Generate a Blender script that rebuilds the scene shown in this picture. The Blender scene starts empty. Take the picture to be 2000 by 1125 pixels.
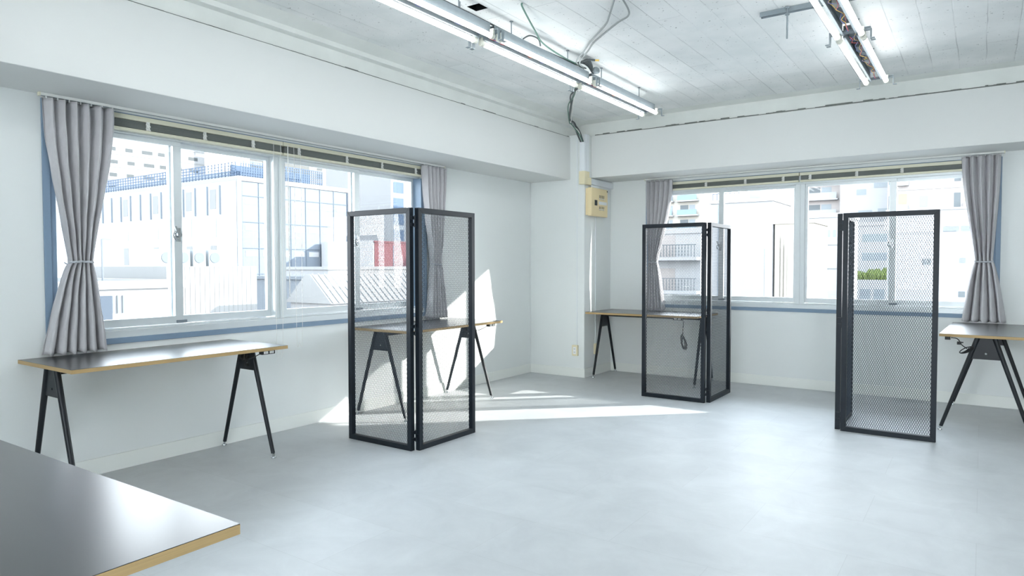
import bpy, math, random
from math import sin, cos, pi, radians
from mathutils import Vector, Matrix
random.seed(7)
SC = bpy.context.scene
COL = SC.collection

# ------------------------------------------------------------------ materials
def srgb(r, g, b):
    f = lambda c: c / 12.92 if c <= .04045 else ((c + .055) / 1.055) ** 2.4
    return (f(r / 255), f(g / 255), f(b / 255), 1)

def mat(name, col, rough=.5, metal=0.0, spec=.5, noise=0.0, nscale=8.0, bump=0.0, bscale=40.0,
        emit=None, estr=0.0, stretch=(1, 1, 1), detail=4):
    m = bpy.data.materials.new(name); m.use_nodes = True
    nt = m.node_tree; b = nt.nodes['Principled BSDF']
    b.inputs['Base Color'].default_value = col
    b.inputs['Roughness'].default_value = rough
    b.inputs['Metallic'].default_value = metal
    b.inputs['Specular IOR Level'].default_value = spec
    if emit:
        b.inputs['Emission Color'].default_value = emit
        b.inputs['Emission Strength'].default_value = estr
    if noise or bump:
        tc = nt.nodes.new('ShaderNodeTexCoord'); mp = nt.nodes.new('ShaderNodeMapping')
        mp.inputs['Scale'].default_value = stretch
        nt.links.new(tc.outputs['Object'], mp.inputs['Vector'])
    if noise:
        n = nt.nodes.new('ShaderNodeTexNoise'); n.inputs['Scale'].default_value = nscale
        n.inputs['Detail'].default_value = detail
        nt.links.new(mp.outputs[0], n.inputs['Vector'])
        mx = nt.nodes.new('ShaderNodeMix'); mx.data_type = 'RGBA'
        d = tuple(max(0, c * (1 - noise)) for c in col[:3]) + (1,)
        l = tuple(min(1, c * (1 + noise)) for c in col[:3]) + (1,)
        mx.inputs[6].default_value = d; mx.inputs[7].default_value = l
        nt.links.new(n.outputs['Fac'], mx.inputs[0])
        nt.links.new(mx.outputs[2], b.inputs['Base Color'])
    if bump:
        n2 = nt.nodes.new('ShaderNodeTexNoise'); n2.inputs['Scale'].default_value = bscale
        n2.inputs['Detail'].default_value = 5
        nt.links.new(mp.outputs[0], n2.inputs['Vector'])
        bp = nt.nodes.new('ShaderNodeBump'); bp.inputs['Strength'].default_value = bump
        bp.inputs['Distance'].default_value = .004
        nt.links.new(n2.outputs['Fac'], bp.inputs['Height'])
        nt.links.new(bp.outputs[0], b.inputs['Normal'])
    return m

M = {}
M['wall'] = mat('painted_plaster', srgb(230, 234, 233), .7, spec=.25, noise=.015, nscale=2, bump=.05, bscale=120)
M['wallboard'] = mat('white_board', srgb(224, 226, 224), .7, spec=.25, noise=.012, nscale=1.5)
M['base'] = mat('vinyl_baseboard', srgb(236, 239, 235), .5, spec=.3)
M['raw'] = mat('raw_grey_concrete', srgb(228, 231, 227), .8, spec=.2, noise=.09, nscale=5, bump=.35, bscale=18, detail=8)
M['gap'] = mat('dark_gap_mortar', srgb(118, 122, 118), .9, noise=.3, nscale=30)
M['frame'] = mat('charcoal_powder_coat', srgb(22, 30, 38), .45, spec=.32)
M['mesh'] = mat('charcoal_mesh', srgb(54, 64, 75), .45, spec=.4)
M['black'] = mat('black_metal', srgb(24, 29, 34), .4, spec=.35)
M['rubber'] = mat('black_plastic', srgb(26, 28, 30), .5)
M['chrome'] = mat('chrome', srgb(200, 204, 206), .18, metal=1)
M['galv'] = mat('galvanised_steel', srgb(140, 150, 155), .55, metal=.25, noise=.12, nscale=25)
M['alu'] = mat('anodised_aluminium', srgb(214, 220, 222), .38, metal=.35, spec=.5)
M['aludark'] = mat('gap_shade_and_stop_grey', srgb(120, 130, 138), .5)
M['casing'] = mat('bluegrey_paint', srgb(128, 150, 172), .5, spec=.4)
M['cream'] = mat('cream_plastic', srgb(226, 224, 202), .5)
M['beige'] = mat('beige_plastic', srgb(232, 222, 188), .45)
M['beigebox'] = mat('aged_beige_plastic', srgb(238, 219, 174), .45)
M['white'] = mat('white_plastic', srgb(240, 241, 240), .4)
M['raceway'] = mat('raceway_white', srgb(232, 237, 240), .45)
M['slat'] = mat('grey_blind_slats', srgb(128, 134, 130), .5)
M['cord'] = mat('white_cord', srgb(240, 240, 236), .6)
M['rail'] = mat('rail_white', srgb(228, 230, 226), .45)
M['display'] = mat('smoked_window', srgb(40, 52, 54), .25)
M['greencable'] = mat('green_cable', srgb(92, 130, 116), .5)
M['greycable'] = mat('grey_cable', srgb(150, 156, 156), .5)
M['darkcable'] = mat('dark_cable', srgb(78, 84, 86), .5)
M['redwire'] = mat('red_wire', srgb(188, 78, 82), .5)
M['yellowwire'] = mat('yellow_wire', srgb(222, 186, 96), .5)
M['bluewire'] = mat('blue_wire', srgb(104, 112, 176), .5)
M['curtain'] = mat('grey_curtain_cloth', srgb(198, 197, 200), .85, spec=.15, noise=.1, nscale=60, bump=.25, bscale=420, stretch=(1, 1, .35))
M['rope'] = mat('grey_rope', srgb(190, 194, 200), .8)
M['tube'] = mat('lit_tube', (1, 1, 1, 1), .4, emit=(.98, 1, 1, 1), estr=5.0)
M['holder'] = mat('lamp_holder', srgb(226, 226, 214), .5)
M['hole'] = mat('void_shade', srgb(18, 20, 22), .95, spec=.1)
M['ballast'] = mat('channel_inside', srgb(120, 130, 134), .5, metal=.4)

def wood_edge():
    m = mat('plywood_edge', srgb(180, 153, 108), .5, spec=.3, noise=.16, nscale=9, stretch=(1, 1, 60), detail=5)
    return m
M['wood'] = wood_edge()
M['laminate'] = mat('black_laminate', srgb(28, 31, 35), .36, spec=.6, noise=.06, nscale=5)
_b = M['laminate'].node_tree.nodes['Principled BSDF']; _b.inputs['Coat Weight'].default_value = .65; _b.inputs['Coat Roughness'].default_value = .24; _b.inputs['Coat IOR'].default_value = 1.6

def floor_mat():
    m = bpy.data.materials.new('grey_vinyl_tile'); m.use_nodes = True
    nt = m.node_tree; b = nt.nodes['Principled BSDF']; L = nt.links.new
    tc = nt.nodes.new('ShaderNodeTexCoord')
    n = nt.nodes.new('ShaderNodeTexNoise'); n.inputs['Scale'].default_value = 3.2; n.inputs['Detail'].default_value = 12
    n.inputs['Roughness'].default_value = .68; n.inputs['Distortion'].default_value = .6
    L(tc.outputs['Object'], n.inputs['Vector'])
    cr = nt.nodes.new('ShaderNodeValToRGB')
    cr.color_ramp.elements[0].position = .25; cr.color_ramp.elements[0].color = srgb(186, 190, 193)
    cr.color_ramp.elements[1].position = .78; cr.color_ramp.elements[1].color = srgb(204, 208, 210)
    L(n.outputs['Fac'], cr.inputs['Fac'])
    br = nt.nodes.new('ShaderNodeTexBrick')
    br.offset = .5; br.inputs['Scale'].default_value = 1
    br.inputs['Brick Width'].default_value = .914; br.inputs['Row Height'].default_value = .457
    br.inputs['Mortar Size'].default_value = .0014; br.inputs['Mortar Smooth'].default_value = .3
    br.inputs['Color1'].default_value = (1, 1, 1, 1); br.inputs['Color2'].default_value = (.955, .955, .955, 1)
    br.inputs['Mortar'].default_value = (.86, .86, .86, 1)
    L(tc.outputs['Object'], br.inputs['Vector'])
    mx = nt.nodes.new('ShaderNodeMix'); mx.data_type = 'RGBA'; mx.blend_type = 'MULTIPLY'; mx.inputs[0].default_value = 1
    L(cr.outputs[0], mx.inputs[6]); L(br.outputs['Color'], mx.inputs[7])
    L(mx.outputs[2], b.inputs['Base Color'])
    b.inputs['Roughness'].default_value = .46; b.inputs['Specular IOR Level'].default_value = .32
    n3 = nt.nodes.new('ShaderNodeTexNoise'); n3.inputs['Scale'].default_value = 60; n3.inputs['Detail'].default_value = 3
    L(tc.outputs['Object'], n3.inputs['Vector'])
    bp = nt.nodes.new('ShaderNodeBump'); bp.inputs['Strength'].default_value = .06; bp.inputs['Distance'].default_value = .002
    L(n3.outputs['Fac'], bp.inputs['Height']); L(bp.outputs[0], b.inputs['Normal'])
    return m
M['floor'] = floor_mat()

def concrete_mat():
    m = bpy.data.materials.new('painted_board_formed_concrete'); m.use_nodes = True
    nt = m.node_tree; b = nt.nodes['Principled BSDF']; L = nt.links.new
    tc = nt.nodes.new('ShaderNodeTexCoord')
    n = nt.nodes.new('ShaderNodeTexNoise'); n.inputs['Scale'].default_value = 3; n.inputs['Detail'].default_value = 8
    L(tc.outputs['Object'], n.inputs['Vector'])
    cr = nt.nodes.new('ShaderNodeValToRGB')
    cr.color_ramp.elements[0].position = .3; cr.color_ramp.elements[0].color = srgb(232, 236, 235)
    cr.color_ramp.elements[1].position = .62; cr.color_ramp.elements[1].color = srgb(246, 247, 246)
    L(n.outputs['Fac'], cr.inputs['Fac'])
    # board joints run along Y: brick rows across X
    mp = nt.nodes.new('ShaderNodeMapping'); mp.inputs['Rotation'].default_value = (0, 0, pi / 2)
    L(tc.outputs['Object'], mp.inputs['Vector'])
    nd = nt.nodes.new('ShaderNodeTexNoise'); nd.inputs['Scale'].default_value = 2.5; nd.inputs['Detail'].default_value = 3
    L(mp.outputs[0], nd.inputs['Vector'])
    ad = nt.nodes.new('ShaderNodeMix'); ad.data_type = 'RGBA'; ad.blend_type = 'LINEAR_LIGHT'; ad.inputs[0].default_value = .008
    L(mp.outputs[0], ad.inputs[6]); L(nd.outputs['Color'], ad.inputs[7])
    br = nt.nodes.new('ShaderNodeTexBrick'); br.offset = .37
    br.inputs['Scale'].default_value = 1; br.inputs['Brick Width'].default_value = 1.8; br.inputs['Row Height'].default_value = .18
    br.inputs['Mortar Size'].default_value = .004; br.inputs['Mortar Smooth'].default_value = .8
    br.inputs['Color1'].default_value = (1, 1, 1, 1); br.inputs['Color2'].default_value = (.8, .8, .8, 1); br.inputs['Mortar'].default_value = (.1, .1, .1, 1)
    L(ad.outputs[2], br.inputs['Vector'])
    # gaps visible only in places
    nm = nt.nodes.new('ShaderNodeTexNoise'); nm.inputs['Scale'].default_value = 1.7; nm.inputs['Detail'].default_value = 2
    L(tc.outputs['Object'], nm.inputs['Vector'])
    # pits
    vo = nt.nodes.new('ShaderNodeTexNoise'); vo.inputs['Scale'].default_value = 55; vo.inputs['Detail'].default_value = 2
    L(tc.outputs['Object'], vo.inputs['Vector'])
    pit = nt.nodes.new('ShaderNodeMapRange'); pit.inputs[1].default_value = .24; pit.inputs[2].default_value = .31
    L(vo.outputs['Fac'], pit.inputs[0])
    mulp = nt.nodes.new('ShaderNodeMix'); mulp.data_type = 'RGBA'; mulp.blend_type = 'MULTIPLY'; mulp.inputs[0].default_value = .6
    L(cr.outputs[0], mulp.inputs[6]); L(pit.outputs[0], mulp.inputs[7])
    mo = nt.nodes.new('ShaderNodeMapRange'); mo.inputs[1].default_value = .38; mo.inputs[2].default_value = .62; mo.inputs[3].default_value = 0; mo.inputs[4].default_value = .36
    L(nm.outputs['Fac'], mo.inputs[0])
    mul2 = nt.nodes.new('ShaderNodeMix'); mul2.data_type = 'RGBA'; mul2.blend_type = 'MULTIPLY'
    L(mo.outputs[0], mul2.inputs[0]); L(mulp.outputs[2], mul2.inputs[6]); L(br.outputs['Color'], mul2.inputs[7])
    L(mul2.outputs[2], b.inputs['Base Color'])
    b.inputs['Roughness'].default_value = .62; b.inputs['Specular IOR Level'].default_value = .3
    n2 = nt.nodes.new('ShaderNodeTexNoise'); n2.inputs['Scale'].default_value = 22; n2.inputs['Detail'].default_value = 6
    mps = nt.nodes.new('ShaderNodeMapping'); mps.inputs['Scale'].default_value = (1, .25, 1)
    L(tc.outputs['Object'], mps.inputs['Vector']); L(mps.outputs[0], n2.inputs['Vector'])
    mm = nt.nodes.new('ShaderNodeMath'); mm.operation = 'MULTIPLY_ADD'; mm.inputs[1].default_value = .9
    L(br.outputs['Color'], mm.inputs[0]); L(n2.outputs['Fac'], mm.inputs[2])
    bp = nt.nodes.new('ShaderNodeBump'); bp.inputs['Strength'].default_value = .5; bp.inputs['Distance'].default_value = .006
    L(mm.outputs[0], bp.inputs['Height']); L(bp.outputs[0], b.inputs['Normal'])
    return m
M['concrete'] = concrete_mat()

def glass_mat():
    m = bpy.data.materials.new('window_glass'); m.use_nodes = True
    nt = m.node_tree; nt.nodes.clear()
    o = nt.nodes.new('ShaderNodeOutputMaterial'); t = nt.nodes.new('ShaderNodeBsdfTransparent')
    g = nt.nodes.new('ShaderNodeBsdfGlossy'); g.inputs['Roughness'].default_value = .01
    t.inputs['Color'].default_value = (.97, .985, .99, 1)
    f = nt.nodes.new('ShaderNodeFresnel'); f.inputs['IOR'].default_value = 1.3
    mx = nt.nodes.new('ShaderNodeMixShader')
    nt.links.new(f.outputs[0], mx.inputs[0]); nt.links.new(t.outputs[0], mx.inputs[1]); nt.links.new(g.outputs[0], mx.inputs[2])
    nt.links.new(mx.outputs[0], o.inputs['Surface'])
    return m
M['glass'] = glass_mat()

# exterior
def ext(name, c, rough=.8, noise=.05, nscale=1.5, k=.25): return mat(name, tuple(v * k for v in c[:3]) + (1,), rough, spec=.1, noise=noise, nscale=nscale)
E_ = {}
E_['white'] = ext('white_cladding', srgb(236, 238, 240))
E_['win_sundim'] = ext('far_window_glass_sun_dimmed', srgb(122, 130, 134), .5, k=.17)  # window colour darkened to offset sun on the lit facades
E_['white_sundim'] = ext('white_cladding_sun_dimmed', srgb(236, 238, 240), k=.155)  # this and next two: copies dimmed in the colour for sunlit faces
E_['warm_sundim'] = ext('warm_white_render_sun_dimmed', srgb(240, 236, 226), k=.155)
E_['pale_sundim'] = ext('pale_concrete_sun_dimmed', srgb(222, 224, 224), k=.155)
E_['warm'] = ext('warm_white_render', srgb(240, 234, 222))
E_['pale'] = ext('pale_concrete', srgb(222, 224, 224))
E_['bluegrey'] = ext('bluegrey_panels', srgb(160, 171, 184))
E_['joint'] = ext('panel_joint', srgb(134, 147, 162))
E_['fin'] = ext('facade_fin', srgb(176, 188, 200))
E_['glassblue'] = ext('blue_curtain_glass', srgb(92, 120, 152), .5)
E_['doorpale'] = ext('pale_door_paint', srgb(200, 206, 208))
E_['win'] = ext('far_window_glass', srgb(146, 154, 158), .5)
E_['winlight'] = ext('pale_window_glass', srgb(196, 206, 212), .5)
E_['balcony'] = ext('bluish_balcony_glass', srgb(176, 200, 210), .5)
E_['screen'] = ext('rooftop_screen', srgb(104, 126, 154), .6)
E_['red'] = ext('red_facade', srgb(156, 98, 102))
E_['grey'] = ext('grey_roof_sheet', srgb(140, 148, 156), .7)
E_['dark'] = ext('dark_box', srgb(92, 104, 118), .6)
E_['green'] = ext('planter_green', srgb(150, 168, 96), .8, noise=.35, nscale=9)
E_['street'] = ext('street_asphalt', srgb(150, 152, 154), .9, k=.5)
E_['beigetone'] = ext('beige_recess', srgb(214, 200, 178))
E_['pinkish'] = ext('pinkish_tile', srgb(232, 224, 220))

# ------------------------------------------------------------------ mesh builder
class MB:
    def __init__(s): s.v = []; s.f = []; s.mi = []
    def _add(s, vs, fs, mi=0):
        o = len(s.v); s.v += [tuple(v) for v in vs]; s.f += [tuple(i + o for i in f) for f in fs]; s.mi += [mi] * len(fs); return s
    def box(s, x0, x1, y0, y1, z0, z1, mi=0):
        vs = [(x, y, z) for z in (z0, z1) for y in (y0, y1) for x in (x0, x1)]
        return s._add(vs, [(0, 2, 3, 1), (4, 5, 7, 6), (0, 1, 5, 4), (1, 3, 7, 5), (3, 2, 6, 7), (2, 0, 4, 6)], mi)
    def bar(s, a, b, w, h, up=(0, 0, 1), mi=0):
        a = Vector(a); b = Vector(b); d = (b - a).normalized(); u = Vector(up)
        r = d.cross(u).normalized(); u = r.cross(d).normalized()
        vs = [p + r * (sx * w / 2) + u * (sy * h / 2) for p in (a, b) for sx, sy in ((-1, -1), (1, -1), (1, 1), (-1, 1))]
        return s._add(vs, [(3, 2, 1, 0), (4, 5, 6, 7), (0, 1, 5, 4), (1, 2, 6, 5), (2, 3, 7, 6), (3, 0, 4, 7)], mi)
    def tube(s, pts, r, n=10, mi=0, closed=False, caps=True):
        P = [Vector(p) for p in pts]; R = r if isinstance(r, (list, tuple)) else [r] * len(P)
        N = len(P); T = []
        for i in range(N):
            if closed: d = P[(i + 1) % N] - P[i - 1]
            else: d = P[min(i + 1, N - 1)] - P[max(i - 1, 0)]
            T.append(d.normalized() if d.length > 1e-9 else Vector((0, 0, 1)))
        ref = Vector((0, 0, 1)) if abs(T[0].z) < .9 else Vector((1, 0, 0))
        u = (ref - T[0] * ref.dot(T[0])).normalized(); vs = []
        for i in range(N):
            u = (u - T[i] * u.dot(T[i])).normalized(); w = T[i].cross(u)
            for k in range(n):
                a = 2 * pi * k / n; vs.append(P[i] + (u * cos(a) + w * sin(a)) * R[i])
        fs = []
        for i in range(N if closed else N - 1):
            j = (i + 1) % N
            for k in range(n):
                fs.append((i * n + k, i * n + (k + 1) % n, j * n + (k + 1) % n, j * n + k))
        if not closed and caps:
            fs.append(tuple(range(n - 1, -1, -1))); fs.append(tuple((N - 1) * n + k for k in range(n)))
        return s._add(vs, fs, mi)
    def lathe(s, prof, n=16, c=(0, 0, 0), mi=0):
        vs = []; fs = []
        for r, z in prof:
            for k in range(n): vs.append((c[0] + r * cos(2 * pi * k / n), c[1] + r * sin(2 * pi * k / n), c[2] + z))
        for i in range(len(prof) - 1):
            for k in range(n): fs.append((i * n + k, i * n + (k + 1) % n, (i + 1) * n + (k + 1) % n, (i + 1) * n + k))
        fs.append(tuple(range(n - 1, -1, -1))); fs.append(tuple((len(prof) - 1) * n + k for k in range(n)))
        return s._add(vs, fs, mi)
    def prism(s, poly, axis, a, b, mi=0):
        # poly in the two other axes, extruded along axis from a to b
        def P(u, v, w): return {0: (w, u, v), 1: (u, w, v), 2: (u, v, w)}[axis]
        n = len(poly); vs = [P(u, v, a) for u, v in poly] + [P(u, v, b) for u, v in poly]
        fs = [tuple(range(n - 1, -1, -1)), tuple(range(n, 2 * n))] + [(i, (i + 1) % n, (i + 1) % n + n, i + n) for i in range(n)]
        return s._add(vs, fs, mi)
    def mesh(s, name, mats):
        me = bpy.data.meshes.new(name); me.from_pydata(s.v, [], s.f); me.update()
        for m in (mats if isinstance(mats, (list, tuple)) else [mats]): me.materials.append(m)
        if any(s.mi): me.polygons.foreach_set('material_index', s.mi)
        import bmesh
        bm = bmesh.new(); bm.from_mesh(me); bmesh.ops.recalc_face_normals(bm, faces=bm.faces); bm.to_mesh(me); bm.free()
        return me
    def build(s, name, mats, parent=None, loc=None, bevel=0, smooth=False, label=None, fix=True):
        me = s.mesh(name, mats); o = bpy.data.objects.new(name, me); COL.objects.link(o)
        if parent: o.parent = parent
        if loc: o.location = loc
        if smooth:
            me.polygons.foreach_set('use_smooth', [True] * len(me.polygons))
            me.set_sharp_from_angle(angle=radians(40))
        if bevel:
            b = o.modifiers.new('bevel', 'BEVEL'); b.width = bevel; b.segments = 2; b.limit_method = 'ANGLE'
        if label: o['label'] = label
        return o

def thing(name, label, cat, loc=(0, 0, 0), rz=0, group=None):
    o = bpy.data.objects.new(name, None); COL.objects.link(o)
    o.empty_display_size = .1; o.location = loc; o.rotation_euler = (0, 0, rz)
    o['label'] = label; o['category'] = cat
    if group: o['group'] = group
    return o
def tag(o, label, cat, group=None):
    o['label'] = label; o['category'] = cat
    if group: o['group'] = group
    return o
def struct(o): o['kind'] = 'structure'; return o
def spot(name, kindparent=None):
    o = bpy.data.objects.new(name, None); COL.objects.link(o); o['kind'] = 'structure'; return o
def copy_thing(src, loc, rz, label, group=None):
    r = src.copy(); COL.objects.link(r); r.location = loc; r.rotation_euler = (0, 0, rz); r['label'] = label
    if group: r['group'] = group
    for ch in list(src.children):
        c = ch.copy(); COL.objects.link(c); c.parent = r
        for g in list(ch.children):
            d = g.copy(); COL.objects.link(d); d.parent = c
    return r
def bez(pts, n=8):
    P = [Vector(p) for p in pts]; out = []
    for i in range(len(P) - 1):
        p0 = P[max(i - 1, 0)]; p1 = P[i]; p2 = P[i + 1]; p3 = P[min(i + 2, len(P) - 1)]
        for k in range(n):
            t = k / n
            out.append(.5 * ((2 * p1) + (p2 - p0) * t + (2 * p0 - 5 * p1 + 4 * p2 - p3) * t * t + (3 * p1 - p0 - 3 * p2 + p3) * t ** 3))
    out.append(P[-1]); return out

# ------------------------------------------------------------------ room measures (metres)
XL, YB = -4.352, 7.30          # inner faces: left wall, back wall
XR, YF = 3.4, -2.6
PX, PY = -3.635, 6.648         # pillar corner
HS = 2.865                     # slab
LBX, LBZ0, LBZ1 = -3.815, 2.216, 2.688    # boxed beam on the left
BBY, BBZ0, BBZ1 = 6.80, 2.237, 2.708      # boxed beam at the back
WY0, WY1, WZ0, WZ1 = 1.672, 4.80, .813, 2.195    # left window opening
VX0, VX1 = -3.15, .093                            # back window opening

# floor
struct(MB().box(XL - .3, XR + .2, YF - .2, YB + .3, -.12, 0).build('floor', M['floor']))
# left wall: wall with window hole + boxed beam
w = MB()
T = .22
w.box(XL - T, XL, YF - .2, WY0, 0, HS + .1); w.box(XL - T, XL, WY1, YB + T, 0, HS + .1)
w.box(XL - T, XL, WY0, WY1, 0, WZ0); w.box(XL - T, XL, WY0, WY1, WZ1, HS + .1)
struct(w.build('wall_left', M['wall']))
w = MB(); w.box(XL + .0005, LBX, YF, PY - .0005, LBZ0, LBZ1)
struct(w.build('trim_1', M['wallboard'], bevel=.004))
# back wall
w = MB()
w.box(XL, VX0, YB, YB + T, 0, HS + .1); w.box(VX1, XR + .2, YB, YB + T, 0, HS + .1)
w.box(VX0, VX1, YB, YB + T, 0, WZ0); w.box(VX0, VX1, YB, YB + T, WZ1, HS + .1)
struct(w.build('wall_back', M['wall']))
w = MB(); w.box(PX + .0005, XR, BBY, YB - .0005, BBZ0, BBZ1)
struct(w.build('trim_2', M['wallboard'], bevel=.004))
# pillar in the corner
struct(MB().box(XL + .0005, PX, PY, YB - .0005, 0, BBZ1).build('wall_pillar', M['wall'], bevel=.006))
struct(MB().box(XR, XR + .2, YF - .2, YB, 0, HS + .1).build('wall_right', M['wall']))
U0, U1, UZ0, UZ1 = -1.9, 2.6, .6, 2.45       # added window behind the camera, unseen, lets in fill light
w = MB()
w.box(XL, U0, YF - .2, YF, 0, HS + .1); w.box(U1, XR, YF - .2, YF, 0, HS + .1)
w.box(U0, U1, YF - .2, YF, 0, UZ0); w.box(U0, U1, YF - .2, YF, UZ1, HS + .1)
struct(w.build('wall_front', M['wall']))

# ceiling slab with a square hole, exposed beam concrete and haunches
hx0, hx1, hy0, hy1 = -2.668, -2.572, 3.352, 3.448
c = MB()
X0, X1, Y0, Y1 = XL, XR, YF, YB
xs = [X0, hx0, hx1, X1]; ys = [Y0, hy0, hy1, Y1]
for i in range(3):
    for j in range(3):
        if i == 1 and j == 1: continue
        c.box(xs[i], xs[i + 1], ys[j], ys[j + 1], HS, HS + .09)
c.box(hx0, hx1, hy0, hy1, HS + .088, HS + .12, 1)
e = .002
c.box(hx0, hx0 + e, hy0, hy1, HS + .001, HS + .088, 1); c.box(hx1 - e, hx1, hy0, hy1, HS + .001, HS + .088, 1)  # black lining puts the shade inside the hole into the colour
c.box(hx0 + e, hx1 - e, hy0, hy0 + e, HS + .001, HS + .088, 1); c.box(hx0 + e, hx1 - e, hy1 - e, hy1, HS + .001, HS + .088, 1)
# beam concrete above the boards, slightly set back, with a sloped haunch
c.prism([(XL, LBZ1 - .02), (LBX - .012, LBZ1 - .02), (LBX - .012, 2.790), (LBX + .035, 2.797), (LBX + .035, 2.83), (LBX + .16, HS + .002), (XL, HS + .002)], 1, YF, YB, 2)
c.prism([(YB, BBZ1 - .02), (BBY + .012, BBZ1 - .02), (BBY + .012, 2.845), (BBY - .10, HS + .002), (YB, HS + .002)], 0, XL, XR, 2)
struct(c.build('ceiling', [M['concrete'], M['hole'], M['raw']]))
# ragged dark joint between board and concrete
g = MB(); x = PX + .05
while x < XR:
    l = random.uniform(.02, .10); h = random.choice([.004, .006, .008, .010, .013, .016])
    g.box(x, min(x + l, XR), BBY - .002, BBY + .012, BBZ1, BBZ1 + h); x += l
g.box(PX + .05, XR, BBY - .001, BBY + .012, BBZ1, BBZ1 + .004)
struct(g.build('trim_3', M['gap']))
g = MB(); y = YF + .05
while y < PY - .05:
    l = random.uniform(.04, .2); h = random.choice([.0005, .001, .001, .002, .002, .006])
    g.box(LBX - .012, LBX + .002, y, min(y + l, PY - .03), LBZ1, LBZ1 + h); y += l
struct(g.build('trim_4', M['gap']))

# baseboards
BH, BT = .10, .009
struct(MB().box(XL, XL + BT, YF, PY, 0, BH).build('baseboard_left', M['base'], bevel=.002))
struct(MB().box(XL + BT, PX + BT, PY - BT, PY, 0, BH).box(PX, PX + BT, PY, YB - BT, 0, BH).build('baseboard_pillar', M['base'], bevel=.002))
struct(MB().box(PX, XR, YB - BT, YB, 0, BH).build('baseboard_back', M['base'], bevel=.002))

# ------------------------------------------------------------------ windows
# built in a local frame: u along the wall, d = depth outwards, z up
def window(name, width, place, rot, zb, zt, mull):
    """local x runs along the wall 0..width, local -y points into the room, +y outdoors"""
    r = spot(name); r.location = place; r.rotation_euler = (0, 0, rot)
    H0, H1 = zb, zt
    cs = MB(); t = .036
    cs.box(-t, width + t, -.012, .0, H0 - t, H0)              # sill apron
    cs.box(-t, 0, -.012, 0, H0, H1); cs.box(width, width + t, -.012, 0, H0, H1)
    cs.box(-.0, .030, 0, .16, H0 + .043, H1 - .121); cs.box(width - .030, width, 0, .16, H0 + .043, H1 - .121)
    cs.box(.006, width - .006, 0, .10, H1 - .006, H1)
    cs.build('window_casing', M['casing'], r, bevel=.002)
    fr = MB()
    fr.box(.006, width - .006, .012, .16, H0, H0 + .042)        # aluminium sill track
    fr.box(.006, width - .006, .05, .06, H0 + .042, H0 + .055)
    fr.box(.006, width - .006, .04, .16, H1 - .12, H1 - .006)   # head
    fr.box(mull - .045, mull + .045, .045, .16, H0 + .042, H1 - .12)
    fr.box(mull - .004, mull + .004, .036, .045, H0 + .042, H1 - .12)
    fr.build('window_frame', M['alu'], r, bevel=.002)
    # two sliding sashes in each half
    zs0, zs1 = H0 + .056, H1 - .118
    for a, b in ((.03, mull - .045), (mull + .045, width - .03)):
        mid = (a + b) / 2
        for k, (p, q, d) in enumerate(((a, mid + .035, .062), (mid - .03, b, .100))):
            s = MB(); sw = .034; lo = .05; top = .03; th = .03
            s.box(p, q, d, d + th, zs0, zs0 + lo); s.box(p, q, d, d + th, zs1 - top, zs1)
            lw = sw if not (k == 0) else .026; rw = sw if k == 0 else .026
            lw = .026 if k == 0 else .05; rw = .055 if k == 0 else .026
            s.box(p, p + lw, d, d + th, zs0 + lo, zs1 - top); s.box(q - rw, q, d, d + th, zs0 + lo, zs1 - top)
            so = s.build('sash', M['alu'], r, bevel=.0015)
            MB().box(p + lw - .004, q - rw + .004, d + .012, d + .017, zs0 + lo - .004, zs1 - top + .004).build('glass_pane', M['glass'], so)
            if k == 0:
                zc = 1.46
                lk = MB()
                lk.box(q - .045, q - .018, d - .012, d, zc - .045, zc + .045)
                lk.tube([(q - .032, d - .018, zc), (q - .032, d - .03, zc)], .016, 12)
                lk.bar((q - .04, d - .026, zc), (q - .062, d - .028, zc + .055), .012, .010, up=(0, 1, 0))
                arc = [(q - .04 - .028 * sin(t_), d - .02, zc - .005 - .028 * cos(t_)) for t_ in [pi * i / 8 for i in range(9)]]
                lk.tube(arc, .006, 8)
                lk.build('crescent_lock', M['chrome'], so, smooth=True)
                st = MB(); st.box(q - .05, q + .02, d - .008, d + .004, zs0 + .004, zs0 + .022); st.build('sash_stop', M['aludark'], so)
    return r
window('window_1', WY1 - WY0, (XL, WY0, 0), pi / 2, WZ0, WZ1, 3.232 - WY0)
window('added_fill_window', U1 - U0, (U1, YF, 0), pi, UZ0, UZ1, (U1 - U0) / 2)  # added out of view, fills the room with sky light
window('window_2', VX1 - VX0, (VX0, YB, 0), 0, WZ0, WZ1, -1.53 - VX0)

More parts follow.
